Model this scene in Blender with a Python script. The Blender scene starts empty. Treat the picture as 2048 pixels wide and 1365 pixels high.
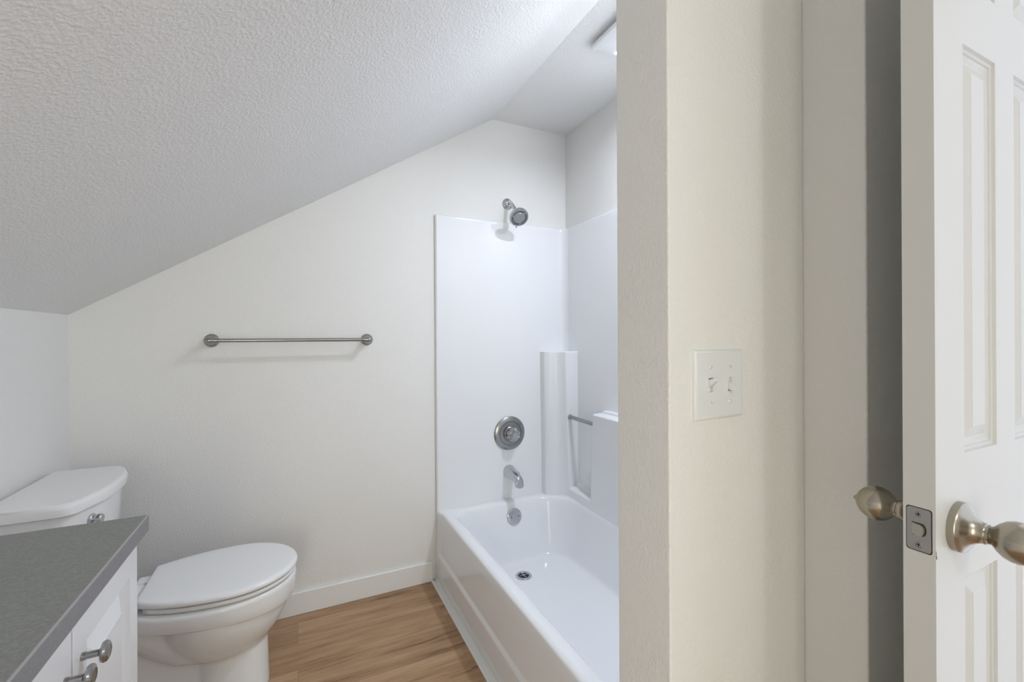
import bpy, bmesh, math, random
from math import pi, sin, cos, radians, sqrt
from mathutils import Vector, Matrix

scene = bpy.context.scene
COL = scene.collection
random.seed(4)

# ------------------------------------------------------------------ camera
CAM_H = 1.227
F_PX, YAW, ROLL, Y0 = 889.0, 0.4515, 0.00486, 675.0
cd = bpy.data.cameras.new('camera')
cd.sensor_fit = 'HORIZONTAL'
cd.sensor_width = 36.0
cd.lens = F_PX / 2048.0 * 36.0
cd.shift_y = -(682.5 - Y0) / 2048.0
cd.clip_start = 0.02
cam = bpy.data.objects.new('camera', cd)
cam.matrix_world = (Matrix.Translation((0, 0, CAM_H)) @ Matrix.Rotation(-YAW, 4, 'Z')
                    @ Matrix.Rotation(pi / 2, 4, 'X') @ Matrix.Rotation(-ROLL, 4, 'Z'))
COL.objects.link(cam)
scene.camera = cam

# ------------------------------------------------------------------ view, world, lights
vs = scene.view_settings
vs.view_transform = 'Standard'
vs.look = 'None'
vs.gamma = 1.0
vs.use_curve_mapping = False
vs.exposure = 0.24

world = bpy.data.worlds.new('world')
scene.world = world
world.use_nodes = True
world.node_tree.nodes['Background'].inputs[0].default_value = (0.79, 0.85, 0.98, 1)
world.node_tree.nodes['Background'].inputs[1].default_value = 1.32

def lamp(name, kind, loc, power, color, **kw):
    ld = bpy.data.lights.new(name, kind)
    ld.energy = power
    ld.color = color
    for k, v in kw.items():
        setattr(ld, k, v)
    o = bpy.data.objects.new(name, ld)
    o.location = loc
    COL.objects.link(o)
    return o

FAN_LIGHT = (1.20, 1.17, 2.362)
lamp('exhaust_fan_lamp', 'AREA', FAN_LIGHT, 10.2, (0.81, 0.875, 1.0), shape='DISK', size=0.08, spread=radians(166))
fill = lamp('fill_light', 'AREA', (-0.48, -1.6, 1.1), 11.6, (1.0, 0.97, 0.70), shape='RECTANGLE', size=0.5, size_y=1.4)   # unseen fill lamp added in the opening behind the camera, brightens the room
fill.rotation_euler = (pi / 2, 0, 0)
for i in range(4):            # the four globes of the vanity light bar on the wall behind the camera
    lamp('vanity_bulb', 'POINT', (-0.12 + 0.203 * i, -1.36, 2.02), 7.0, (0.98, 1.0, 0.97), shadow_soft_size=0.03)


# ------------------------------------------------------------------ materials
def mat(name, color, rough=0.5, metal=0.0, spec=0.5, coat=0.0):
    m = bpy.data.materials.new(name)
    m.use_nodes = True
    b = m.node_tree.nodes['Principled BSDF']
    b.inputs['Base Color'].default_value = (*color, 1)
    b.inputs['Roughness'].default_value = rough
    b.inputs['Metallic'].default_value = metal
    b.inputs['Specular IOR Level'].default_value = spec
    b.inputs['Coat Weight'].default_value = coat
    b.inputs['Coat Roughness'].default_value = 0.05
    return m


def nodes(m):
    return m.node_tree.nodes, m.node_tree.links, m.node_tree.nodes['Principled BSDF']


def tex_coord(m, scale=(1, 1, 1), rot=(0, 0, 0)):
    n, l, b = nodes(m)
    tc = n.new('ShaderNodeTexCoord')
    mp = n.new('ShaderNodeMapping')
    mp.inputs['Scale'].default_value = scale
    mp.inputs['Rotation'].default_value = rot
    l.new(tc.outputs['Object'], mp.inputs['Vector'])
    return mp.outputs['Vector']


def noise(m, vec, scale, detail=3, rough=0.5):
    n, l, b = nodes(m)
    t = n.new('ShaderNodeTexNoise')
    t.inputs['Scale'].default_value = scale
    t.inputs['Detail'].default_value = detail
    t.inputs['Roughness'].default_value = rough
    l.new(vec, t.inputs['Vector'])
    return t.outputs['Fac']


def ramp(m, fac, stops):
    n, l, b = nodes(m)
    r = n.new('ShaderNodeValToRGB')
    e = r.color_ramp.elements
    while len(e) < len(stops):
        e.new(0.5)
    for el, (p, c) in zip(e, stops):
        el.position = p
        el.color = (*c, 1) if len(c) == 3 else c
    l.new(fac, r.inputs['Fac'])
    return r.outputs['Color']


def bump(m, height, strength, dist):
    n, l, b = nodes(m)
    bp = n.new('ShaderNodeBump')
    bp.inputs['Strength'].default_value = strength
    bp.inputs['Distance'].default_value = dist
    l.new(height, bp.inputs['Height'])
    l.new(bp.outputs['Normal'], b.inputs['Normal'])


def painted(name, color, scale, strength, dist, lo=0.42, hi=0.68, detail=2, rough=0.75):
    """Paint over sprayed drywall texture."""
    m = mat(name, color, rough, spec=0.25)
    v = tex_coord(m)
    h = ramp(m, noise(m, v, scale, detail, 0.5), [(lo, (0, 0, 0)), (hi, (1, 1, 1))])
    bump(m, h, strength, dist)
    return m


M = {}
WALL = (0.85, 0.84, 0.815)
M['wall'] = painted('wall_paint', WALL, 150, 0.30, 0.002, 0.40, 0.75, 2)
M['wall_tub'] = painted('wall_paint_tub', WALL, 120, 0.12, 0.002, 0.40, 0.75, 3)
M['ceil'] = painted('ceiling_paint', (0.86, 0.86, 0.85), 140, 0.30, 0.0035, 0.40, 0.66, 1.6)
M['trim'] = mat('trim_paint', (0.86, 0.855, 0.84), 0.35)
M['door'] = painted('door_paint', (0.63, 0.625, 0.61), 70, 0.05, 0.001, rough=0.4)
M['fiberglass'] = mat('white_fiberglass', (0.88, 0.89, 0.905), 0.12, spec=0.5)
M['ceramic'] = mat('white_ceramic', (0.88, 0.88, 0.87), 0.07, spec=0.5)
M['plastic'] = mat('white_seat_plastic', (0.88, 0.88, 0.88), 0.18)
M['plate'] = mat('white_switch_plastic', (0.83, 0.845, 0.86), 0.3)
M['fan'] = mat('fan_plastic', (0.80, 0.81, 0.82), 0.35)
M['lacquer'] = mat('white_cabinet_foil', (0.82, 0.82, 0.82), 0.25)
M['chrome'] = mat('chrome', (0.56, 0.58, 0.61), 0.06, 1.0)
M['steel'] = mat('brushed_steel', (0.36, 0.36, 0.355), 0.24, 1.0)
M['nickel'] = mat('satin_nickel', (0.41, 0.375, 0.31), 0.25, 1.0)
M['plate_metal'] = mat('latch_steel', (0.42, 0.41, 0.385), 0.38, 1.0)
M['dark'] = mat('dark_recess', (0.03, 0.025, 0.02), 0.7)
M['rubber'] = mat('black_nozzle_rubber', (0.02, 0.02, 0.022), 0.5)
M['face_grey'] = mat('spray_face', (0.42, 0.43, 0.45), 0.3, 0.7)
M['strip'] = mat('transition_strip', (0.84, 0.84, 0.83), 0.4)
M['grout'] = mat('caulk', (0.55, 0.55, 0.53), 0.6)

m = mat('clear_acrylic', (0.93, 0.94, 0.96), 0.05)
m.node_tree.nodes['Principled BSDF'].inputs['Transmission Weight'].default_value = 0.85
m.node_tree.nodes['Principled BSDF'].inputs['IOR'].default_value = 1.49
M['acrylic'] = m

m = mat('lamp_lens', (0.9, 0.92, 0.95), 0.3)
bb = m.node_tree.nodes['Principled BSDF']
bb.inputs['Emission Color'].default_value = (0.92, 0.96, 1.0, 1)
bb.inputs['Emission Strength'].default_value = 6.0
M['lens'] = m

# countertop: fine grey speckle
m = mat('grey_laminate', (0.17, 0.17, 0.165), 0.45, spec=0.35)
v = tex_coord(m)
n, l, b = nodes(m)
f1 = noise(m, v, 210, 4, 0.7)
c1 = ramp(m, f1, [(0.30, (0.18, 0.183, 0.172)), (0.5, (0.225, 0.228, 0.212)), (0.72, (0.29, 0.29, 0.268))])
l.new(c1, b.inputs['Base Color'])
M['counter'] = m
m = mat('grey_laminate_edge', (0.20, 0.197, 0.20), 0.5, spec=0.3)
v = tex_coord(m)
n, l, b = nodes(m)
c1 = ramp(m, noise(m, v, 260, 3, 0.6), [(0.3, (0.225, 0.22, 0.228)), (0.7, (0.28, 0.272, 0.278))])
l.new(c1, b.inputs['Base Color'])
M['counter_edge'] = m
M['seam'] = mat('laminate_seam', (0.36, 0.35, 0.34), 0.5)

# wood-look plank floor, planks running along X
m = mat('wood_plank', (0.3, 0.17, 0.1), 0.42, spec=0.35)
n, l, b = nodes(m)
v = tex_coord(m)
br = n.new('ShaderNodeTexBrick')
br.inputs['Scale'].default_value = 1.0
br.inputs['Brick Width'].default_value = 0.92
br.inputs['Row Height'].default_value = 0.152
br.inputs['Mortar Size'].default_value = 0.0007
br.inputs['Mortar Smooth'].default_value = 0.3
br.offset = 0.37
br.inputs['Color1'].default_value = (0.1, 0.1, 0.1, 1)
br.inputs['Color2'].default_value = (0.9, 0.9, 0.9, 1)
br.inputs['Mortar'].default_value = (0.3, 0.3, 0.3, 1)
l.new(v, br.inputs['Vector'])
# shift the grain per plank
sh = n.new('ShaderNodeVectorMath'); sh.operation = 'MULTIPLY_ADD'
sh.inputs[1].default_value = (3.1, 1.7, 2.3)
l.new(br.outputs['Color'], sh.inputs[0])
l.new(v, sh.inputs[2])
mp = n.new('ShaderNodeMapping'); mp.inputs['Scale'].default_value = (1.6, 17, 1)
l.new(sh.outputs[0], mp.inputs['Vector'])
g1 = noise(m, mp.outputs['Vector'], 1.5, 6, 0.62)
mp2 = n.new('ShaderNodeMapping'); mp2.inputs['Scale'].default_value = (3.5, 110, 1)
l.new(sh.outputs[0], mp2.inputs['Vector'])
g2 = noise(m, mp2.outputs['Vector'], 1.6, 4, 0.6)
mx = n.new('ShaderNodeMath'); mx.operation = 'MULTIPLY_ADD'
mx.inputs[1].default_value = 0.38
l.new(g2, mx.inputs[0]); l.new(g1, mx.inputs[2])
sep = n.new('ShaderNodeSeparateColor'); l.new(br.outputs['Color'], sep.inputs[0])
mx2 = n.new('ShaderNodeMath'); mx2.operation = 'MULTIPLY_ADD'
mx2.inputs[1].default_value = 0.10
l.new(sep.outputs[0], mx2.inputs[0]); l.new(mx.outputs[0], mx2.inputs[2])
wc = ramp(m, mx2.outputs[0], [(0.52, (0.17, 0.094, 0.050)), (0.62, (0.345, 0.205, 0.112)), (0.78, (0.44, 0.275, 0.158)), (0.98, (0.53, 0.35, 0.215))])
mixm = n.new('ShaderNodeMix'); mixm.data_type = 'RGBA'
l.new(br.outputs['Fac'], mixm.inputs['Factor'])
l.new(wc, mixm.inputs['A'])
mixm.inputs['B'].default_value = (0.27, 0.165, 0.10, 1)
l.new(mixm.outputs['Result'], b.inputs['Base Color'])
bump(m, g2, 0.08, 0.0006)
M['wood'] = m


# ------------------------------------------------------------------ mesh helpers
def finish(name, bm, material, parent=None, bevel=0.0, seg=3, angle=32, mats=None, sub=0, smooth_all=False):
    bmesh.ops.recalc_face_normals(bm, faces=bm.faces)
    me = bpy.data.meshes.new(name)
    bm.to_mesh(me)
    bm.free()
    for mt in (mats or [material]):
        me.materials.append(mt)
    for p in me.polygons:
        p.use_smooth = True
    if not smooth_all:
        me.set_sharp_from_angle(angle=radians(angle))
    o = bpy.data.objects.new(name, me)
    COL.objects.link(o)
    if parent is not None:
        o.parent = parent
        off = Vector(parent.location)
        if parent.parent is not None:
            off = off + Vector(parent.parent.location)
        if parent.type == 'EMPTY':
            o.matrix_parent_inverse = Matrix.Translation(-off)
    if bevel > 0:
        md = o.modifiers.new('bevel', 'BEVEL')
        md.width = bevel
        md.segments = seg
        md.limit_method = 'ANGLE'
        md.angle_limit = radians(angle)
        md.harden_normals = True
    if not sub and not smooth_all:
        md = o.modifiers.new('weighted_normal', 'WEIGHTED_NORMAL')
        md.keep_sharp = True
    if sub:
        md = o.modifiers.new('subsurf', 'SUBSURF')
        md.levels = sub
        md.render_levels = sub
    return o


def thing(name, loc, label, cat):
    o = bpy.data.objects.new(name, None)
    o.empty_display_size = 0.05
    o.location = loc
    o['label'] = label
    o['category'] = cat
    COL.objects.link(o)
    return o


def struct(o, label=None):
    o['kind'] = 'structure'
    if label:
        o['label'] = label
    return o


def box(bm, x0, x1, y0, y1, z0, z1):
    vs_ = [bm.verts.new((x, y, z)) for z in (z0, z1) for y in (y0, y1) for x in (x0, x1)]
    for f in ((0, 2, 3, 1), (4, 5, 7, 6), (0, 1, 5, 4), (2, 6, 7, 3), (0, 4, 6, 2), (1, 3, 7, 5)):
        bm.faces.new([vs_[i] for i in f])
    return vs_


def prism(bm, pts, to3, a, b):
    """Polygon pts (2D) swept from a to b; to3(p, t) -> xyz."""
    A = [bm.verts.new(to3(p, a)) for p in pts]
    B = [bm.verts.new(to3(p, b)) for p in pts]
    n_ = len(pts)
    bm.faces.new(A)
    bm.faces.new(list(reversed(B)))
    for i in range(n_):
        j = (i + 1) % n_
        bm.faces.new((A[i], A[j], B[j], B[i]))


def loft(bm, rings, cap0=True, cap1=True, closed=True):
    R = [[bm.verts.new(p) for p in r] for r in rings]
    n_ = len(R[0])
    for a, b_ in zip(R, R[1:]):
        for i in range(n_ if closed else n_ - 1):
            j = (i + 1) % n_
            bm.faces.new((a[i], a[j], b_[j], b_[i]))
    if cap0:
        bm.faces.new(R[0])
    if cap1:
        bm.faces.new(list(reversed(R[-1])))
    return R


def basis(axis):
    a = Vector(axis).normalized()
    h = Vector((0, 0, 1)) if abs(a.z) < 0.9 else Vector((1, 0, 0))
    u = a.cross(h).normalized()
    return a, u, a.cross(u).normalized()


def lathe(bm, prof, origin, axis, seg=40):
    """prof: (radius, distance along axis)."""
    a, u, w = basis(axis)
    o = Vector(origin)
    rows = []
    for r, t in prof:
        if r < 1e-6:
            rows.append([bm.verts.new(o + a * t)])
        else:
            rows.append([bm.verts.new(o + a * t + (u * cos(2 * pi * i / seg) + w * sin(2 * pi * i / seg)) * r) for i in range(seg)])
    for A, B in zip(rows, rows[1:]):
        for i in range(seg):
            j = (i + 1) % seg
            if len(A) == 1 and len(B) == 1:
                continue
            if len(A) == 1:
                bm.faces.new((A[0], B[j], B[i]))
            elif len(B) == 1:
                bm.faces.new((A[i], A[j], B[0]))
            else:
                bm.faces.new((A[i], A[j], B[j], B[i]))
    if len(rows[0]) > 1:
        bm.faces.new(rows[0])
    if len(rows[-1]) > 1:
        bm.faces.new(list(reversed(rows[-1])))


def tube(bm, pts, rad, seg=20):
    pts = [Vector(p) for p in pts]
    rads = rad if isinstance(rad, (list, tuple)) else [rad] * len(pts)
    rings = []
    u = None
    for i, p in enumerate(pts):
        d = (pts[min(i + 1, len(pts) - 1)] - pts[max(i - 1, 0)]).normalized()
        if u is None:
            _, u, w = basis(d)
        u = (u - d * u.dot(d)).normalized()
        w = d.cross(u)
        rings.append([p + (u * cos(2 * pi * k / seg) + w * sin(2 * pi * k / seg)) * rads[i] for k in range(seg)])
    loft(bm, rings)


def rrect(x0, x1, y0, y1, r, z, k=8, r0=None):
    """Rounded rectangle ring, 4*k points."""
    out = []
    q = r if r0 is None else r0                 # radius of the first corner (high x, high y)
    for cx, cy, a0, rc in ((x1 - q, y1 - q, 0, q), (x0 + r, y1 - r, pi / 2, r), (x0 + r, y0 + r, pi, r), (x1 - r, y0 + r, 1.5 * pi, r)):
        for i in range(k):
            a = a0 + (pi / 2) * i / (k - 1)
            out.append((cx + rc * cos(a), cy + rc * sin(a), z))
    return out


def grid_with_holes(bm, x0, x1, z0, z1, holes, pt):
    """Flat face in (x, z) leaving the holes open; pt(x, z, depth) -> xyz."""
    xs = sorted({x0, x1, *[h[0] for h in holes], *[h[1] for h in holes]})
    zs = sorted({z0, z1, *[h[2] for h in holes], *[h[3] for h in holes]})
    V = {}
    def g(x, z):
        if (x, z) not in V:
            V[(x, z)] = bm.verts.new(pt(x, z, 0))
        return V[(x, z)]
    for i in range(len(xs) - 1):
        for j in range(len(zs) - 1):
            cx, cz = (xs[i] + xs[i + 1]) / 2, (zs[j] + zs[j + 1]) / 2
            if any(h[0] < cx < h[1] and h[2] < cz < h[3] for h in holes):
                continue
            bm.faces.new((g(xs[i], zs[j]), g(xs[i + 1], zs[j]), g(xs[i + 1], zs[j + 1]), g(xs[i], zs[j + 1])))


def panel_rings(bm, rect, steps, pt, close=True):
    """Nested rectangles stepping in by (inset, depth); moulded panel."""
    x0, x1, z0, z1 = rect
    prev = None
    for ins, d in steps:
        cur = [bm.verts.new(pt(x, z, d)) for x, z in ((x0 + ins, z0 + ins), (x1 - ins, z0 + ins), (x1 - ins, z1 - ins), (x0 + ins, z1 - ins))]
        if prev:
            for i in range(4):
                j = (i + 1) % 4
                bm.faces.new((prev[i], prev[j], cur[j], cur[i]))
        prev = cur
    if close:
        bm.faces.new(prev)


def slab_rim(bm, x0, x1, z0, z1, pt, d0, d1):
    """The four edge faces of a slab between depths d0 and d1."""
    A = [bm.verts.new(pt(x, z, d0)) for x, z in ((x0, z0), (x1, z0), (x1, z1), (x0, z1))]
    B = [bm.verts.new(pt(x, z, d1)) for x, z in ((x0, z0), (x1, z0), (x1, z1), (x0, z1))]
    for i in range(4):
        j = (i + 1) % 4
        bm.faces.new((A[i], A[j], B[j], B[i]))


# ------------------------------------------------------------------ room shell
YB, XL, XR, ZC = 2.2, -0.761, 1.418, 2.403
XS, SL = 0.956, 0.632                       # where the slope meets the flat ceiling, its steepness
YN = -1.5                                   # wall behind the camera
zs_ = lambda x: ZC - SL * (XS - x)

bm = bmesh.new(); box(bm, XL - 0.1, 1.75, YN - 0.1, YB + 0.1, -0.08, 0.0)
struct(finish('floor', bm, M['wood']))

bm = bmesh.new()
prism(bm, [(XL, 0), (XR, 0), (XR, ZC), (XS, ZC), (XL, zs_(XL))], lambda p, t: (p[0], t, p[1]), YB, YB + 0.1)
struct(finish('wall_back', bm, M['wall']))
bm = bmesh.new(); box(bm, XL - 0.1, XL, YN, YB + 0.1, 0, zs_(XL))
struct(finish('wall_left', bm, M['wall']))
bm = bmesh.new(); box(bm, XR, XR + 0.1, 0.676, YB + 0.1, 0, ZC)
struct(finish('wall_right', bm, M['wall_tub']))
# partition between the tub and the camera, its end towards the toilet
XP, YP0, YP1, XC, YC = 0.551, 0.545, 0.676, 0.913, 0.436
bm = bmesh.new()
prism(bm, [(XP, 0), (XC, 0), (XC, zs_(XC)), (XP, zs_(XP))], lambda p, t: (p[0], t, p[1]), YP0, YP1)
struct(finish('wall_partition', bm, M['wall'], bevel=0.003))
bm = bmesh.new(); box(bm, XC, 1.75, YC, YP1, 0, ZC)
struct(finish('wall_closet', bm, M['wall'], bevel=0.003))
# wall with the doorway the open door belongs to (beyond the frame, on the door's hinge side)
bm = bmesh.new()
box(bm, 1.225, 1.345, 0.30, YC, 0, ZC)
box(bm, 1.225, 1.345, YN, -1.15, 0, ZC)
box(bm, 1.225, 1.345, -1.15, 0.30, 2.05, ZC)
struct(finish('wall_doorway', bm, M['wall']))
bm = bmesh.new()
prism(bm, [(-0.20, 0), (1.225, 0), (1.225, ZC), (XS, ZC), (-0.20, zs_(-0.20))], lambda p, t: (p[0], t, p[1]), YN - 0.1, YN)
struct(finish('wall_near', bm, M['wall']))

bm = bmesh.new(); box(bm, XS, 1.75, YN, YB + 0.1, ZC, ZC + 0.1)
struct(finish('ceiling', bm, M['ceil']))
bm = bmesh.new()
prism(bm, [(XL - 0.1, zs_(XL - 0.1)), (XS, ZC), (XS, ZC + 0.1), (XL - 0.1, zs_(XL - 0.1) + 0.12)], lambda p, t: (p[0], t, p[1]), YN, YB + 0.1)
struct(finish('ceiling_slope', bm, M['ceil']))

def baseboard(name, x0, x1, y0, y1):
    bm = bmesh.new(); box(bm, x0, x1, y0, y1, 0, 0.099)
    return struct(finish(name, bm, M['trim'], bevel=0.003))
baseboard('baseboard_back', XL, 0.612, YB - 0.013, YB)
baseboard('baseboard_left', XL, XL + 0.013, 1.17, YB - 0.013)

# strip that covers the joint between the plank floor and the tub skirt
bm = bmesh.new()
prism(bm, [(0.604, 0), (0.629, 0), (0.629, 0.021), (0.626, 0.021), (0.6225, 0.005), (0.616, 0.004), (0.613, 0.0085), (0.607, 0.0085), (0.604, 0.004)],
      lambda p, t: (p[0], t, p[1]), 0.70, 2.187)
struct(finish('trim_1', bm, M['strip']))

# ------------------------------------------------------------------ tub and shower surround
TX0, TX1, TY0, TY1, RIM = 0.636, 1.416, 0.69, 2.198, 0.352
tub = thing('bathtub', (1.02, 1.44, 0), 'glossy white one-piece bathtub with tall shower surround, set in the alcove', 'bathtub')

bm = bmesh.new()
k = 8
rings = [rrect(0.646, 1.41, 0.70, 2.192, 0.006, RIM - 0.02, k),
         rrect(0.650, 1.41, 0.70, 2.192, 0.006, RIM - 0.006, k),
         rrect(0.658, 1.41, 0.70, 2.192, 0.006, RIM, k),
         rrect(0.690, 1.352, 0.78, 2.150, 0.075, RIM + 0.001, k, 0.20),
         rrect(0.704, 1.343, 0.79, 2.138, 0.085, RIM - 0.006, k, 0.20),
         rrect(0.718, 1.338, 0.80, 2.130, 0.095, RIM - 0.03, k, 0.20),
         rrect(0.770, 1.322, 0.86, 2.108, 0.11, 0.23, k, 0.18),
         rrect(0.830, 1.300, 0.94, 2.080, 0.11, 0.135, k, 0.16),
         rrect(0.868, 1.284, 1.00, 2.058, 0.10, 0.092, k, 0.14),
         rrect(0.884, 1.276, 1.03, 2.046, 0.095, 0.079, k, 0.13),
         rrect(0.905, 1.262, 1.06, 2.030, 0.085, 0.0725, k, 0.11),
         rrect(0.950, 1.220, 1.11, 1.990, 0.07, 0.0700, k),
         rrect(1.03, 1.14, 1.22, 1.88, 0.04, 0.068, k)]
loft(bm, rings, cap0=False)
finish('tub_basin', bm, M['fiberglass'], tub, sub=2, smooth_all=True)

bm = bmesh.new()     # skirt with a recessed field
pf = lambda lo, up: [(lo, 0.0), (lo, 0.136), (lo + 0.002, 0.142), (up - 0.002, 0.152), (up, 0.158), (up + 0.003, 0.30), (up + 0.006, RIM - 0.012), (up + 0.012, RIM - 0.003), (up + 0.024, RIM)]
st = []
for y, lo, up in ((0.69, 0.630, 0.632), (0.735, 0.630, 0.632), (0.760, 0.630, 0.640), (2.125, 0.630, 0.640), (2.140, 0.630, 0.639), (2.160, 0.630, 0.632), (2.197, 0.630, 0.632)):
    p_ = pf(lo, up)
    st.append([(x, y, z) for x, z in p_] + [(0.672, y, RIM - 0.02), (0.672, y, 0.0)])
loft(bm, st)
finish('tub_skirt', bm, M['fiberglass'], tub, angle=50)

# wall panels of the surround: back, long side, near end, with coved corners
def cove(cx, cy, r, a0, a1, n_=9):
    return [(cx + r * cos(a0 + (a1 - a0) * i / (n_ - 1)), cy + r * sin(a0 + (a1 - a0) * i / (n_ - 1))) for i in range(n_)]
YS, XSR = 2.184, 1.400
R_ = 0.045
inner = [(0.633, 2.199), (0.633, 2.193), (0.6345, 2.188), (0.638, 2.1848), (0.643, YS)] \
    + cove(XSR - R_, YS - R_, R_, pi / 2, 0) + cove(XSR - R_, 0.704 + R_, R_, 0, -pi / 2) + [(0.643, 0.704), (0.636, 0.700), (0.634, 0.691)]
outer = [(0.633, 2.1995)] * 5 + [(1.4165, 2.1995)] * 9 + [(1.4165, 0.6905)] * 9 + [(0.633, 0.6905)] * 3
bm = bmesh.new()
ZT = 1.851
rows = []
for z, t in ((0.33, 0), (ZT - 0.03, 0), (ZT - 0.008, 0), (ZT - 0.002, 0.12), (ZT, 0.45)):
    rows.append([(a[0] + (b_[0] - a[0]) * t, a[1] + (b_[1] - a[1]) * t, z) for a, b_ in zip(inner, outer)])
rows.append([(b_[0], b_[1], ZT) for b_ in outer])
loft(bm, rows, False, False, closed=False)
bmesh.ops.remove_doubles(bm, verts=bm.verts, dist=1e-5)
finish('surround_panel', bm, M['fiberglass'], tub, angle=40)

# fluted column that fills the corner
bm = bmesh.new()
def col_ring(z):
    t = (z - 0.33) / (1.147 - 0.33)
    q = 1 - t
    A = [(1.232 + 0.008 * q, 2.190), (1.234 + 0.008 * q, 2.178), (1.237 + 0.006 * q, 2.146), (1.245 + 0.006 * q, 2.134),
         (1.262 + 0.008 * q, 2.120)]
    D = (1.321 + 0.024 * q, 2.062)
    C0 = A[-1]
    for i in range(1, 7):
        s = i / 7
        dip = 0.013 * sin(pi * s)
        A.append((C0[0] + (D[0] - C0[0]) * s + dip * 0.7, C0[1] + (D[1] - C0[1]) * s + dip * 0.7))
    A += [D, (D[0] + 0.006, D[1] - 0.003), (1.405, 2.055), (1.412, 2.19)]
    return [(x, y, z) for x, y in A]
loft(bm, [col_ring(z) for z in (0.30, 0.42, 0.6, 0.8, 1.0, 1.147)])
finish('corner_column', bm, M['fiberglass'], tub, bevel=0.004, seg=3, angle=24)

# thick ledge of the long side, ends at the soap niche
bm = bmesh.new()
def ledge_ring(y, zt, xt, xb, zb=0.30):
    return [(xb, y, zb), (xb, y, 0.40), (xt, y, zt), (1.408, y, zt + 0.004), (1.408, y, zb)]
loft(bm, [ledge_ring(y, 0.843, xt, xb) for y, xt, xb in ((0.70, 1.325, 1.342), (1.70, 1.325, 1.342), (1.822, 1.325, 1.342))])
for v_ in bm.verts:                      # the niche side leans outwards towards its foot
    if v_.co.y > 1.8:
        v_.co.y += 0.045 * (0.843 - v_.co.z) / 0.44
finish('shelf_ledge', bm, M['fiberglass'], tub, bevel=0.009, seg=3, angle=25)
bm = bmesh.new(); box(bm, 1.374, 1.408, 0.70, 1.80, 0.83, 0.858)
finish('shelf_step', bm, M['fiberglass'], tub, bevel=0.006)
bm = bmesh.new()                          # floor of the soap niche
loft(bm, [[(1.342, y, 0.30), (1.342, y, 0.392), (1.352, y, 0.402), (1.385, y, 0.408), (1.408, y, 0.425), (1.408, y, 0.30)] for y in (1.86, 2.075)])
finish('soap_niche', bm, M['fiberglass'], tub, bevel=0.004, angle=25)

# drain and overflow belong to the tub
bm = bmesh.new()
DC = (0.985, 1.915)
lathe(bm, [(0.037, -0.003), (0.039, 0.002), (0.037, 0.0045), (0.028, 0.004), (0.0255, 0.001), (0.0, 0.001)], (DC[0], DC[1], 0.0705), (0, 0, 1), 36)
dr = finish('drain', bm, M['chrome'], tub)
bm = bmesh.new()
lathe(bm, [(0.0252, 0.0), (0.0252, 0.0012), (0.0, 0.0012)], (DC[0], DC[1], 0.0710), (0, 0, 1), 30)
finish('drain_hole', bm, M['dark'], dr)
bm = bmesh.new()
box(bm, DC[0] - 0.021, DC[0] + 0.021, DC[1] - 0.0015, DC[1] + 0.0015, 0.0732, 0.0745)
box(bm, DC[0] - 0.0015, DC[0] + 0.0015, DC[1] - 0.021, DC[1] + 0.021, 0.0732, 0.0745)
lathe(bm, [(0.006, 0.0), (0.006, 0.002), (0.003, 0.0035), (0.0, 0.0035)], (DC[0], DC[1], 0.0732), (0, 0, 1), 16)
finish('drain_cross', bm, M['chrome'], dr)

OA = Vector((0, -0.98, 0.20)).normalized()
OC = Vector((1.034, 2.118, 0.277))
bm = bmesh.new()
lathe(bm, [(0.0415, -0.012), (0.0415, 0.0055), (0.040, 0.0085), (0.036, 0.0105), (0.0, 0.0115)], OC, OA, 44)
ov = finish('overflow_plate', bm, M['chrome'], tub)
_, U_, W_ = basis(OA)
for s in (-1, 1):
    c = OC + OA * 0.010 + Vector((1, 0, 0)) * 0.021 * s
    bm = bmesh.new()
    lathe(bm, [(0.0048, 0), (0.0048, 0.0022), (0.003, 0.003), (0, 0.003)], c, OA, 16)
    sc = finish('screw', bm, M['steel'], ov)
    bm = bmesh.new()
    lathe(bm, [(0.0022, 0), (0.0022, 0.0035), (0, 0.0035)], c, OA, 10)
    finish('screw_socket', bm, M['dark'], sc) if False else finish('screw_socket', bm, M['dark'], ov)
bm = bmesh.new()
lathe(bm, [(0.003, 0), (0.003, 0.006), (0, 0.007)], OC + Vector((0, -0.004, -0.0465)), OA, 10)
finish('overflow_slot', bm, M['dark'], ov)

# grab bar across the niche
gb = thing('grab_bar', (1.348, 1.94, 0.787), 'short brushed metal grab bar across the soap niche of the shower', 'grab bar')
bm = bmesh.new(); tube(bm, [(1.348, 2.0545, 0.789), (1.348, 1.8295, 0.785)], 0.0105, 20)
finish('bar', bm, M['steel'], gb)
bm = bmesh.new(); lathe(bm, [(0.0135, 0), (0.0135, 0.004), (0.0107, 0.006)], (1.348, 2.0555, 0.789), (0, -1, 0), 24)
finish('collar', bm, M['steel'], gb)

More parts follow.
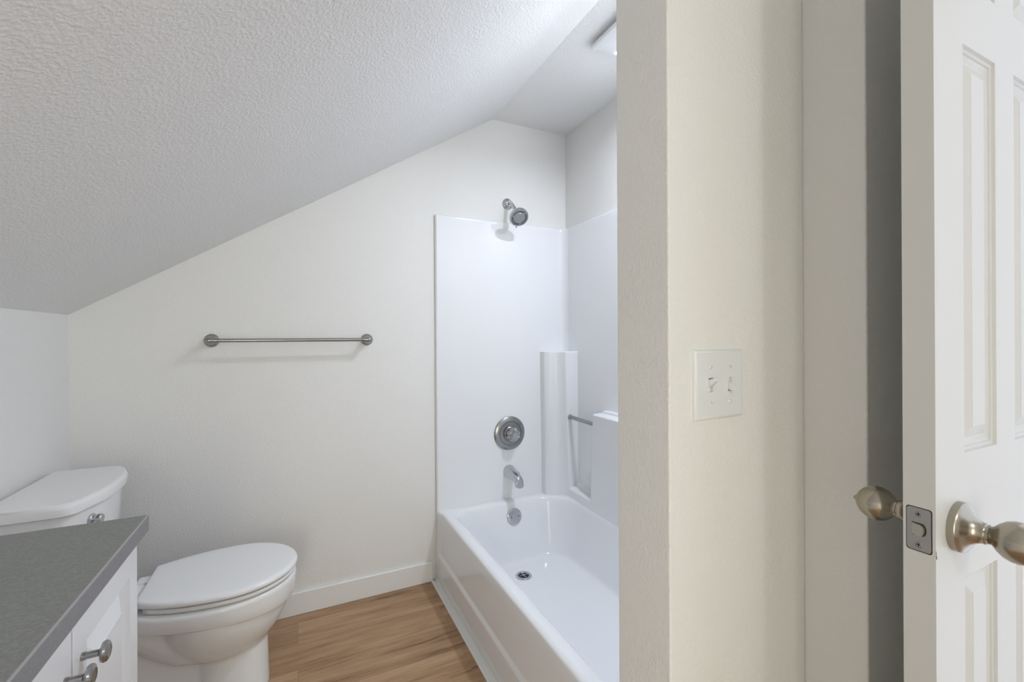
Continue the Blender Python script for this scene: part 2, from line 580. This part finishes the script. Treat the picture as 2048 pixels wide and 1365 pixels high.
# ------------------------------------------------------------------ shower fittings
FX = 1.043
sh = thing('shower_fixture', (FX, YB, 1.956), 'round chrome shower head on a short bent arm above the tub surround', 'shower head')
bm = bmesh.new()
lathe(bm, [(0.031, 0.0), (0.031, 0.003), (0.028, 0.006), (0.020, 0.010), (0.015, 0.016), (0.0115, 0.018)], (FX, YB, 1.956), (0, -1, 0), 40)
finish('flange', bm, M['chrome'], sh)
arm = [(FX, 2.197, 1.956), (FX, 2.178, 1.957), (FX, 2.160, 1.952), (FX, 2.145, 1.942), (FX, 2.115, 1.912), (FX, 2.098, 1.895)]
bm = bmesh.new(); tube(bm, arm, 0.0105, 20)
finish('arm', bm, M['chrome'], sh)
HN = Vector((-0.06, -0.72, -0.69)).normalized()
HB = Vector((FX, 2.098, 1.895))
bm = bmesh.new()
lathe(bm, [(0.0115, -0.004), (0.014, 0.0), (0.014, 0.012), (0.0165, 0.014), (0.0165, 0.026), (0.013, 0.030)], HB, (0, -0.70, -0.70), 28)
finish('swivel_nut', bm, M['steel'], sh)
HC = Vector((FX - 0.003, 2.052, 1.846))         # middle of the spray face
bm = bmesh.new()
lathe(bm, [(0.012, -0.036), (0.018, -0.030), (0.033, -0.026), (0.0455, -0.021), (0.050, -0.014), (0.0508, -0.004), (0.049, 0.001), (0.045, 0.002), (0.0435, -0.001), (0.0, -0.001)], HC, HN, 48)
hd = finish('spray_head', bm, M['chrome'], sh)
bm = bmesh.new()
lathe(bm, [(0.0432, -0.0009), (0.0432, 0.0008), (0.030, 0.0020), (0.0265, 0.0020), (0.0255, 0.0034), (0.0, 0.0046)], HC, HN, 48)
finish('spray_face', bm, M['face_grey'], hd)
_, U_, W_ = basis(HN)
bm = bmesh.new()
for i in range(30):
    for r, ph in ((0.0375, 0.0), (0.0335, 0.5)):
        if i % 10 in (9,):
            continue
        a = 2 * pi * (i + ph) / 30
        c = HC + (U_ * cos(a) + W_ * sin(a)) * r
        lathe(bm, [(0.0023, 0.0005), (0.0021, 0.0030), (0.0, 0.0034)], c, HN, 8)
ring_ = finish('nozzle_ring', bm, M['rubber'], hd)
ring_['kind'] = 'stuff'
bm = bmesh.new()
for i in range(20):
    a = 2 * pi * i / 20
    for r in (0.012, 0.0195):
        c = HC + (U_ * cos(a) + W_ * sin(a)) * r
        lathe(bm, [(0.0011, 0.003), (0.0011, 0.0052), (0.0, 0.0055)], c, HN, 6)
cz = finish('center_nozzles', bm, M['chrome'], hd)
cz['kind'] = 'stuff'
bm = bmesh.new()
dn = (Vector((0, 0, -1)) - HN * HN.dot(Vector((0, 0, -1)))).normalized()
tube(bm, [HC + dn * 0.047 - HN * 0.006, HC + dn * 0.058 - HN * 0.005, HC + dn * 0.063 - HN * 0.004], [0.0035, 0.004, 0.0025], 12)
finish('selector_tab', bm, M['chrome'], hd)

vx, vz = 1.040, 0.706
VY = YS - 0.0006
vl = thing('shower_valve', (vx, YS, vz), 'round brushed trim plate with clear faceted knob above the tub spout', 'shower valve')
AX = (0, -1, 0)
bm = bmesh.new()
lathe(bm, [(0.091, 0.0), (0.091, 0.004), (0.088, 0.008), (0.074, 0.0135), (0.0645, 0.0145), (0.0635, 0.0128), (0.0625, 0.0145), (0.047, 0.0165), (0.041, 0.0165)], (vx, VY, vz), AX, 64)
finish('trim_plate', bm, M['steel'], vl)
bm = bmesh.new()
lathe(bm, [(0.0385, 0.010), (0.0385, 0.019), (0.034, 0.022), (0.020, 0.022)], (vx, VY, vz), AX, 48)
finish('sleeve', bm, M['steel'], vl)
bm = bmesh.new()
lathe(bm, [(0.0405, 0.014), (0.0405, 0.0167), (0.0387, 0.0167)], (vx, VY, vz), AX, 48)
finish('shadow_ring', bm, M['dark'], vl)
bm = bmesh.new()
sg = 16
prof = [(0.016, 0.020), (0.020, 0.025), (0.032, 0.032), (0.0385, 0.044), (0.0375, 0.058), (0.034, 0.068), (0.026, 0.074), (0.0, 0.074)]
a_, u_, w_ = basis(AX)
rows = []
for r, t in prof[:-1]:
    rows.append([Vector((vx, VY, vz)) + a_ * t + (u_ * cos(2 * pi * i / sg) + w_ * sin(2 * pi * i / sg)) * (r * (1.0 if i % 2 else 0.86)) for i in range(sg)])
loft(bm, rows)
kn = finish('faceted_knob', bm, M['acrylic'], vl, angle=10)
kn['label'] = 'clear acrylic faceted knob'
bm = bmesh.new()
lathe(bm, [(0.012, 0.018), (0.012, 0.056), (0.0, 0.056)], (vx, VY, vz), AX, 20)
finish('stem', bm, M['chrome'], kn)
bm = bmesh.new()
lathe(bm, [(0.015, 0.0742), (0.014, 0.0756), (0.0, 0.0760)], (vx, VY, vz), AX, 24)
finish('knob_cap', bm, M['chrome'], kn)
bm = bmesh.new()
lathe(bm, [(0.0065, 0.013), (0.0065, 0.0185), (0.003, 0.0195), (0.0, 0.0195)], (vx + 0.004, VY, vz - 0.054), AX, 16)
finish('screw', bm, M['steel'], vl)

sp = thing('tub_spout', (1.036, YS, 0.50), 'chrome tub spout with diverter knob below the round shower valve', 'spout')
bm = bmesh.new()
def spout_ring(y, z, rx, rz, n_=28, sq=2.4):
    out = []
    for i in range(n_):
        a = 2 * pi * i / n_
        c_, s_ = cos(a), sin(a)
        out.append((1.036 + rx * math.copysign(abs(c_) ** (2 / sq), c_), y, z + rz * math.copysign(abs(s_) ** (2 / sq), s_)))
    return out
loft(bm, [spout_ring(2.1834, 0.499, 0.032, 0.035), spout_ring(2.174, 0.499, 0.0315, 0.0345), spout_ring(2.14, 0.496, 0.028, 0.030),
          spout_ring(2.105, 0.492, 0.0245, 0.026), spout_ring(2.080, 0.487, 0.0225, 0.0255), spout_ring(2.062, 0.480, 0.0215, 0.025),
          spout_ring(2.050, 0.471, 0.0205, 0.022), spout_ring(2.045, 0.460, 0.0195, 0.014)])
finish('spout_body', bm, M['chrome'], sp, angle=50)
bm = bmesh.new()
loft(bm, [[(x, y, z) for x, y, _z in rrect(1.0175, 1.0545, 2.046, 2.082, 0.012, 0, 6)] for z in (0.475, 0.448)])
finish('outlet', bm, M['chrome'], sp, bevel=0.002)
bm = bmesh.new()
lathe(bm, [(0.004, 0.0), (0.004, 0.010), (0.0085, 0.012), (0.009, 0.016), (0.006, 0.019), (0.0, 0.0195)], (1.036, 2.072, 0.506), (0, 0, 1), 20)
finish('diverter_knob', bm, M['chrome'], sp)

# ------------------------------------------------------------------ towel bar
tb = thing('towel_bar', (0, YB, 1.219), 'long brushed steel towel bar fixed to the back wall above the toilet', 'towel bar')
TZ, TY = 1.2195, 2.130
bm = bmesh.new(); tube(bm, [(-0.292, TY, TZ), (0.276, TY, TZ)], 0.0078, 24)
finish('bar', bm, M['steel'], tb)
for s, x in ((-1, -0.316), (1, 0.300)):
    bm = bmesh.new()
    lathe(bm, [(0.0275, 0.0), (0.0275, 0.003), (0.0262, 0.006), (0.0225, 0.010), (0.0205, 0.0115), (0.0195, 0.0145), (0.015, 0.020), (0.012, 0.030), (0.0115, 0.050), (0.0125, 0.058)], (x, YB, TZ), AX, 40)
    po = finish('post', bm, M['steel'], tb)
    bm = bmesh.new()
    lathe(bm, [(0.0, -0.013), (0.007, -0.0115), (0.0115, -0.006), (0.013, 0.0), (0.0120, 0.008), (0.0098, 0.015), (0.0095, 0.024), (0.0105, 0.0245), (0.0105, 0.029), (0.0082, 0.030)], (x, TY, TZ), (-s, 0, 0), 28)
    finish('socket', bm, M['steel'], po)

# ------------------------------------------------------------------ toilet
TC = 1.832
tt = thing('toilet', (-0.40, TC, 0), 'white two-piece toilet with closed lid between vanity and back wall', 'toilet')

def egg(xb, xf, xm, hw, z, hwb=0.0, n_=48, p=2.0):
    """Seat outline: full half-ellipse to the front (xf), a flatter curve to the straight back edge of half width hwb."""
    pts = []
    for i in range(n_ + 1):
        a = -pi / 2 + pi * i / n_
        pts.append((xm + (xf - xm) * max(0.0, cos(a)) ** (2 / p), TC + hw * sin(a), z))
    if hwb > 0:
        q = sqrt(max(1e-6, 1 - (hwb / hw) ** 2))
        ab = (xm - xb) / q
        back = []
        for i in range(1, 13):
            x = xm - (xm - xb) * i / 12
            back.append((x, hw * sqrt(max(0, 1 - ((x - xm) / ab) ** 2))))
    else:
        back = []
        for i in range(1, 25):
            a = pi / 2 * i / 24
            back.append((xm - (xm - xb) * sin(a), hw * cos(a)))
    top = [(x, TC + y, z) for x, y in back]
    bot = [(x, TC - y, z) for x, y in reversed(back)]
    return pts + top + bot

def ov_(xc, hx, yc, hy, z, n_=40, p=2.3):
    out = []
    for i in range(n_):
        a = 2 * pi * i / n_
        c_, s_ = cos(a), sin(a)
        out.append((xc + hx * math.copysign(abs(c_) ** (2 / p), c_), yc + hy * math.copysign(abs(s_) ** (2 / p), s_), z))
    return out

bm = bmesh.new()
rr = []
for i in range(13):                                     # bulging bowl
    t = i / 12
    s = sqrt(max(0.02, 1 - t ** 1.9))
    z = 0.345 - 0.215 * t
    rr.append([(x, y, z) for x, y, _ in ov_(-0.225, 0.203 * s, TC, 0.178 * s, 0, 48, 2.0)])
loft(bm, rr)
loft(bm, [ov_(-0.20, 0.108, TC, 0.112, 0.0), ov_(-0.20, 0.106, TC, 0.105, 0.05), ov_(-0.20, 0.104, TC, 0.098, 0.12), ov_(-0.20, 0.100, TC, 0.094, 0.2), ov_(-0.20, 0.095, TC, 0.09, 0.28)])
loft(bm, [ov_(-0.38, 0.26, TC, 0.112, 0.0, p=3), ov_(-0.38, 0.255, TC, 0.104, 0.03, p=3), ov_(-0.37, 0.245, TC, 0.060, 0.06, p=3), ov_(-0.37, 0.24, TC, 0.050, 0.20, p=3), ov_(-0.37, 0.24, TC, 0.050, 0.30, p=3)])
path = [(-0.20, 0.23), (-0.27, 0.222), (-0.33, 0.235), (-0.39, 0.275), (-0.44, 0.32), (-0.50, 0.335), (-0.58, 0.33)]
rings = []
for i, (x, z) in enumerate(path):
    a = path[max(0, i - 1)]; b_ = path[min(len(path) - 1, i + 1)]
    d = Vector((b_[0] - a[0], 0, b_[1] - a[1])).normalized()
    nrm = Vector((-d.z, 0, d.x))
    rings.append([Vector((x, TC, z)) + nrm * 0.088 * cos(2 * pi * j / 24) + Vector((0, 1, 0)) * 0.108 * sin(2 * pi * j / 24) for j in range(24)])
loft(bm, rings)
loft(bm, [ov_(-0.55, 0.17, TC, 0.10, 0.27, p=4), ov_(-0.55, 0.19, TC, 0.115, 0.33, p=4), ov_(-0.55, 0.19, TC, 0.118, 0.355, p=4)])
bw = finish('bowl', bm, M['ceramic'], tt)
md = bw.modifiers.new('remesh', 'REMESH'); md.mode = 'VOXEL'; md.voxel_size = 0.0055; md.use_smooth_shade = True
md = bw.modifiers.new('smooth', 'SMOOTH'); md.factor = 0.5; md.iterations = 9

bm = bmesh.new()                                        # rim band of the bowl
def slant(ring, z0, dz):
    return [(x, y, z0 - dz * max(0, min(1, (x + 0.43) / 0.43))) for x, y, _ in ring]
E = lambda d, z: egg(-0.47 + 0.4 * d, -0.004 - d, -0.22, 0.186 - d, z, 0.118)
loft(bm, [slant(E(0.028, 0), 0.332, 0.028), slant(E(0.012, 0), 0.331, 0.028), slant(E(0.008, 0), 0.335, 0.028), slant(E(0.003, 0), 0.35, 0.02), E(0.0, 0.368), E(0.002, 0.378), E(0.009, 0.3845), E(0.03, 0.386)])
finish('rim', bm, M['ceramic'], tt, angle=60)
bm = bmesh.new()                                        # deck that carries the tank
loft(bm, [rrect(-0.735, -0.42, TC - 0.118, TC + 0.118, 0.03, z, 6) for z in (0.325, 0.384)])
finish('deck', bm, M['ceramic'], tt, bevel=0.006, angle=50)

S = lambda d, z: egg(-0.425 + 0.3 * d, -0.004 - d, -0.205, 0.184 - d, z, 0.125)
bm = bmesh.new()
loft(bm, [S(0.012, 0.3875), S(0.003, 0.3895), S(0.001, 0.395), S(0.002, 0.401), S(0.005, 0.4035), S(0.03, 0.4045)])
finish('seat', bm, M['plastic'], tt, angle=60)
Ld = lambda d, z: egg(-0.447 + 0.4 * d, 0.0 - d, -0.205, 0.189 - d, z, 0.118)
bm = bmesh.new()
loft(bm, [Ld(0.012, 0.4085), Ld(0.003, 0.4088), Ld(0.0, 0.412), Ld(0.0005, 0.419), Ld(0.003, 0.4235), Ld(0.009, 0.427), Ld(0.018, 0.4285), Ld(0.05, 0.4295), Ld(0.11, 0.4300)])
finish('lid', bm, M['plastic'], tt, angle=60)
for s in (-1, 1):
    bm = bmesh.new()
    loft(bm, [rrect(-0.487, -0.440, TC + s * 0.075 - 0.022, TC + s * 0.075 + 0.022, 0.008, z, 5) for z in (0.384, 0.409)])
    finish('hinge', bm, M['plastic'], tt, bevel=0.003, angle=50)

def tank_ring(xb, grow, z, hy=0.205):
    half = [(xb, hy + grow), (-0.60, hy + grow), (-0.580 + grow * 0.6, hy - 0.001 + grow), (-0.563 + grow, hy - 0.014 + grow * 0.7),
            (-0.549 + grow, hy - 0.050), (-0.533 + grow, 0.105), (-0.527 + grow, 0.05), (-0.525 + grow, 0.0)]
    full = [(x, TC + y, z) for x, y in half] + [(x, TC - y, z) for x, y in reversed(half[:-1])]
    return full
bm = bmesh.new()
loft(bm, [tank_ring(-0.742, -0.045, 0.388, 0.185), tank_ring(-0.742, -0.030, 0.41, 0.192), tank_ring(-0.744, -0.008, 0.60), tank_ring(-0.745, 0.0, 0.742)])
finish('tank', bm, M['ceramic'], tt, bevel=0.008, angle=40)
bm = bmesh.new()
loft(bm, [tank_ring(-0.748, 0.008, 0.742), tank_ring(-0.748, 0.014, 0.746), tank_ring(-0.748, 0.015, 0.765), tank_ring(-0.747, 0.010, 0.774), tank_ring(-0.742, 0.0, 0.7775)])
tl = finish('tank_lid', bm, M['ceramic'], tt, angle=50)
bm = bmesh.new()
LV = Vector((-0.541, 1.707, 0.701))
lathe(bm, [(0.0165, -0.004), (0.0165, 0.003), (0.0145, 0.005), (0.009, 0.006), (0.009, 0.014), (0.0135, 0.015), (0.0135, 0.023), (0.011, 0.0255), (0.0, 0.0265)], LV, (1, -0.12, 0), 24)
tube(bm, [LV + Vector((0.019, 0, -0.004)), LV + Vector((0.022, 0.006, -0.030)), LV + Vector((0.023, 0.010, -0.058)), LV + Vector((0.023, 0.011, -0.072))], [0.006, 0.0055, 0.006, 0.004], 14)
fl = finish('flush_lever', bm, M['chrome'], tt)
fl['label'] = 'chrome flush lever'

# ------------------------------------------------------------------ vanity and worktop
vc = thing('vanity_cabinet', (-0.53, 0.86, 0), 'white vanity cabinet with raised-panel doors under the grey worktop', 'cabinet')
VX = -0.313
bm = bmesh.new()
box(bm, XL + 0.003, VX, 0.520, 1.158, 0.09, 0.828)
box(bm, XL + 0.003, VX - 0.06, 0.520, 1.158, 0.0, 0.09)
finish('body', bm, M['lacquer'], vc, bevel=0.0015)

def cab_door(y0, y1, knob_y):
    bm = bmesh.new()
    z0, z1 = 0.105, 0.818
    pt = lambda y, z, d: (-0.295 - d, y, z)
    rect = (y0 + 0.046, y1 - 0.046, z0 + 0.058, z1 - 0.058)
    e = 0.003
    grid_with_holes(bm, y0 + e, y1 - e, z0 + e, z1 - e, [rect], pt)
    panel_rings(bm, rect, [(0.0, 0.0), (0.003, 0.0060), (0.008, 0.0115), (0.012, 0.0130), (0.017, 0.0130), (0.0185, 0.0118), (0.044, 0.0016), (0.045, 0.0004), (0.052, 0.0)], pt)
    panel_rings(bm, (y0, y1, z0, z1), [(e, 0.0), (0.0008, 0.0012), (0.0, 0.003), (0.0, 0.0178), (0.01, 0.0178)], pt)
    d = finish('door', bm, M['lacquer'], vc, angle=28)
    bm = bmesh.new()
    lathe(bm, [(0.0058, 0.0), (0.0058, 0.004), (0.005, 0.006), (0.005, 0.020), (0.007, 0.022), (0.0145, 0.0245), (0.0155, 0.0275), (0.0145, 0.0305), (0.011, 0.0325), (0.009, 0.0328), (0.0075, 0.0322), (0.0, 0.0330)],
          (-0.295, knob_y, 0.7455), (1, 0, 0), 36)
    finish('knob', bm, M['steel'], d)['label'] = 'brushed steel round knob'
cab_door(0.8645, 1.1545, 0.892)
cab_door(0.5700, 0.8600, 0.836)

ct = thing('countertop', (-0.52, 0.84, 0.829), 'grey speckled laminate worktop with square corner beside the toilet tank', 'countertop')
bm = bmesh.new(); box(bm, XL + 0.002, -0.2805, 0.50, 1.1665, 0.8285, 0.860)
finish('top', bm, M['counter'], ct)
bm = bmesh.new()
box(bm, -0.2805, -0.279, 0.50, 1.168, 0.8285, 0.8592)
box(bm, XL + 0.002, -0.2805, 1.1665, 1.168, 0.8285, 0.8592)
finish('edge_band', bm, M['counter_edge'], ct)
bm = bmesh.new()
prism(bm, [(-0.2819, 0.8602), (-0.2803, 0.8602), (-0.2788, 0.8588), (-0.2788, 0.8578), (-0.2805, 0.8590)], lambda p, t: (p[0], t, p[1]), 0.50, 1.167)
finish('edge_seam', bm, M['seam'], ct)

# ------------------------------------------------------------------ light switch
sw = thing('light_switch', (0.664, YP0, 1.143), 'white two-gang toggle switch plate on the beige wall near the door', 'light switch')
PX0, PX1, PZ0, PZ1 = 0.604, 0.724, 1.0835, 1.2035
SX = (0.6405, 0.6885)
PT = 0.0065
bm = bmesh.new()
pt = lambda x, z, d: (x, YP0 - PT + d, z)
holes = [(x - 0.0052, x + 0.0052, 1.143 - 0.0122, 1.143 + 0.0122) for x in SX]
e = 0.005
grid_with_holes(bm, PX0 + e, PX1 - e, PZ0 + e, PZ1 - e, holes, pt)
for h_ in holes:
    panel_rings(bm, h_, [(0, 0), (0.0, 0.0045), (0.0005, 0.0058)], pt)
panel_rings(bm, (PX0, PX1, PZ0, PZ1), [(e, 0), (0.0022, 0.0010), (0.0006, 0.0028), (0, 0.0045), (0, PT)], pt, close=False)
finish('plate', bm, M['plate'], sw, angle=50)
for x, up in ((SX[0], 1), (SX[1], -1)):
    bm = bmesh.new()
    d = Vector((0, -1, 0.55 * up)).normalized()
    q = Vector((0, d.z, -d.y))
    c0 = Vector((x, YP0 - 0.001, 1.143 + 0.001 * up))
    rg = []
    for t, hx, hz in ((0.0, 0.0046, 0.0062), (0.006, 0.0046, 0.0058), (0.016, 0.0036, 0.0035), (0.0185, 0.0030, 0.0026)):
        c = c0 + d * t
        rg.append([c + Vector((hx, 0, 0)) * a + q * hz * b_ for a, b_ in ((-1, -1), (1, -1), (1, 1), (-1, 1))])
    loft(bm, rg)
    finish('toggle', bm, M['plate'], sw, bevel=0.0007)
for x in SX:
    for z, an in ((1.1735, 0.3), (1.1125, -0.9)):
        bm = bmesh.new()
        lathe(bm, [(0.0033, 0.0), (0.0033, 0.0006), (0.0022, 0.0016), (0.0, 0.0018)], (x, YP0 - PT, z), AX, 18)
        s_ = finish('screw', bm, M['plate'], sw)
        bm = bmesh.new()
        dx, dz = cos(an + x * 40), sin(an + x * 40)
        a_ = Vector((dx, 0, dz)); b_ = Vector((-dz, 0, dx))
        c = Vector((x, YP0 - PT - 0.0017, z))
        vv = [c + a_ * 0.0030 * i + b_ * 0.00055 * j for i, j in ((-1, -1), (1, -1), (1, 1), (-1, 1))]
        loft(bm, [[p + Vector((0, 0.0006, 0)) for p in vv], [p - Vector((0, 0.0003, 0)) for p in vv]])
        finish('screw_slot', bm, M['grout'], s_)

# ------------------------------------------------------------------ exhaust fan with lamp
fn = thing('exhaust_fan', (1.20, 1.26, ZC), 'flat white ceiling exhaust fan with lamp over the tub', 'exhaust fan')
FX0, FX1, FY0, FY1 = 1.062, 1.345, 1.06, 1.463
bm = bmesh.new()
loft(bm, [rrect(FX0 + 0.012, FX1 - 0.012, FY0 + 0.012, FY1 - 0.012, 0.012, z, 6) for z in (ZC, ZC - 0.013)])
finish('housing', bm, M['fan'], fn)
bm = bmesh.new()
loft(bm, [rrect(FX0 + 0.004, FX1 - 0.004, FY0 + 0.004, FY1 - 0.004, 0.015, ZC - 0.012, 6), rrect(FX0, FX1, FY0, FY1, 0.018, ZC - 0.015, 6), rrect(FX0, FX1, FY0, FY1, 0.018, ZC - 0.021, 6),
          rrect(FX0 + 0.006, FX1 - 0.006, FY0 + 0.006, FY1 - 0.006, 0.014, ZC - 0.0265, 6), rrect(FX0 + 0.05, FX1 - 0.05, FY0 + 0.05, FY1 - 0.05, 0.03, ZC - 0.029, 6)])
finish('cover', bm, M['fan'], fn, angle=40)
bm = bmesh.new()
lathe(bm, [(0.060, 0.0), (0.058, 0.003), (0.045, 0.006), (0.0, 0.008)], (FAN_LIGHT[0], FAN_LIGHT[1], ZC - 0.0265), (0, 0, -1), 40)
finish('lens', bm, M['lens'], fn)
bm = bmesh.new()
lathe(bm, [(0.009, 0.0), (0.009, 0.002), (0.006, 0.005), (0.0, 0.006)], (1.170, 1.430, ZC - 0.0262), (0, 0, -1), 20)
finish('bright_spot', bm, M['lens'], fn)  # small glowing disc added for the bright spot on the cover

# ------------------------------------------------------------------ the open door
DX0, DX1, DY0, DY1 = 0.752, 1.205, 0.282, 0.317
DZ1 = 2.035
bm = bmesh.new()
cols = ((0.835, 0.941), (1.009, 1.115))
rows_ = ((0.24, 0.891), (1.063, 1.633), (1.722, 1.915))
rects = [(a, b_, c, d) for a, b_ in cols for c, d in rows_]
prof = [(0.0, 0.0), (0.002, 0.0035), (0.006, 0.0045), (0.007, 0.0062), (0.013, 0.0085), (0.017, 0.0088), (0.032, 0.0030), (0.033, 0.0022)]
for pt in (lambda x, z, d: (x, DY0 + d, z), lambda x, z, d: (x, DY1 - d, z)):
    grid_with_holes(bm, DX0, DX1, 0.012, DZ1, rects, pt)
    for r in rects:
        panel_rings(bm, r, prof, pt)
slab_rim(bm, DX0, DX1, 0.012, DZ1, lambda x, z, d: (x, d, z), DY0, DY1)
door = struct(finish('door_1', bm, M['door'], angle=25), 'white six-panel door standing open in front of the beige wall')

KX, KZ = DX0 + 0.060, 0.966
for nm, y, ax in (('near', DY0, -1), ('far', DY1, 1)):
    A = (0, ax, 0)
    bm = bmesh.new()
    lathe(bm, [(0.0098, 0.028), (0.0125, 0.029), (0.0125, 0.033), (0.0115, 0.0335), (0.0128, 0.036), (0.0185, 0.041), (0.0232, 0.047), (0.0256, 0.054), (0.0258, 0.060), (0.0240, 0.068), (0.0200, 0.075), (0.0140, 0.0805), (0.0070, 0.0835), (0.0, 0.0842)],
          (KX, y, KZ), A, 48)
    kb = finish('door_knob', bm, M['nickel'], door)
    bm = bmesh.new()
    lathe(bm, [(0.0335, 0.0), (0.0335, 0.008), (0.032, 0.010), (0.0275, 0.0125), (0.020, 0.0165), (0.0155, 0.021), (0.0135, 0.026), (0.0138, 0.029), (0.0120, 0.031)], (KX, y, KZ), A, 48)
    finish('rosette', bm, M['nickel'], kb)
    if nm == 'near':
        bm = bmesh.new()
        lathe(bm, [(0.0022, 0.0), (0.0022, 0.0035), (0.0, 0.0035)], (KX - 0.012, y - 0.0190, KZ + 0.002), Vector((-0.75, -0.66, 0)), 14)
        finish('pin_hole', bm, M['dark'], kb)
    else:
        bm = bmesh.new()
        lathe(bm, [(0.0052, 0.0), (0.0050, 0.003), (0.0022, 0.0065), (0.0, 0.0068)], (KX, y + 0.0830, KZ), A, 20)
        finish('lock_button', bm, M['nickel'], kb)

# latch plate in the door edge
LY0, LY1, LZ0, LZ1 = 0.2865, 0.3125, 0.9375, 0.9945
bm = bmesh.new()
loft(bm, [[(x, y, z) for y, z, _ in rrect(LY0 - 0.0010, LY1 + 0.0010, LZ0 - 0.0014, LZ1 + 0.0010, 0.0035, 0, 5)] for x in (DX0 + 0.001, DX0 - 0.0002)])
lpr = finish('latch_mortise', bm, M['dark'], door)
bm = bmesh.new()
loft(bm, [[(x, y, z) for y, z, _ in rrect(LY0, LY1, LZ0, LZ1, 0.0035, 0, 5)] for x in (DX0 + 0.001, DX0 - 0.0008)])
lp = finish('latch_plate', bm, M['plate_metal'], door)
LYC, LZC = (LY0 + LY1) / 2, (LZ0 + LZ1) / 2
for z in (LZC - 0.0205, LZC + 0.0205):
    bm = bmesh.new()
    lathe(bm, [(0.0042, 0.0), (0.0042, 0.0004), (0.0030, 0.0007), (0.0, 0.0008)], (DX0 - 0.0008, LYC, z), (-1, 0, 0), 20)
    for a, b_ in ((0.0026, 0.0006), (0.0006, 0.0026)):
        pass
    finish('screw', bm, M['steel'], lp)
    bm = bmesh.new()
    box(bm, DX0 - 0.0019, DX0 - 0.0014, LYC - 0.0022, LYC + 0.0022, z - 0.0005, z + 0.0005)
    box(bm, DX0 - 0.0019, DX0 - 0.0014, LYC - 0.0005, LYC + 0.0005, z - 0.0022, z + 0.0022)
    finish('screw_cross', bm, M['dark'], lp)
def d_shape(y0, y1, z0, z1, n_=10):
    """Rectangle with its near side (low y) rounded off."""
    r = (z1 - z0) / 2
    out = [(y1, z0), (y1, z1)]
    zc = (z0 + z1) / 2
    for i in range(n_ + 1):
        a = pi / 2 + pi * i / n_
        out.append((y0 + r * 0.55 + r * 0.55 * cos(a), zc + r * sin(a)))
    return out
bm = bmesh.new()
loft(bm, [[(x, y, z) for y, z in d_shape(LYC - 0.0082, LYC + 0.0075, LZC - 0.0085, LZC + 0.0085)] for x in (DX0, DX0 - 0.0011)])
finish('latch_hole', bm, M['dark'], lp)
bm = bmesh.new()
A_ = d_shape(LYC - 0.0070, LYC + 0.0075, LZC - 0.0076, LZC + 0.0076)
loft(bm, [[(DX0, y, z) for y, z in A_], [(DX0 - 0.0015 - 0.0055 * max(0, min(1, (LYC + 0.0075 - y) / 0.0145)), y, z) for y, z in A_]])
finish('latch_bolt', bm, M['plate_metal'], lp)
# chipped paint at the corner of the door edge
bm = bmesh.new()
loft(bm, [[(x, y, z) for x, z in ((0.7522, 0.9440), (0.7535, 0.9420), (0.7532, 0.9385), (0.7555, 0.9335), (0.7540, 0.9322), (0.7522, 0.9345))] for y in (DY0 + 0.001, DY0 - 0.0002)])
finish('paint_chip', bm, mat('bare_wood_chip', (0.20, 0.13, 0.07), 0.8), door)['label'] = 'brown chip in the white door paint'
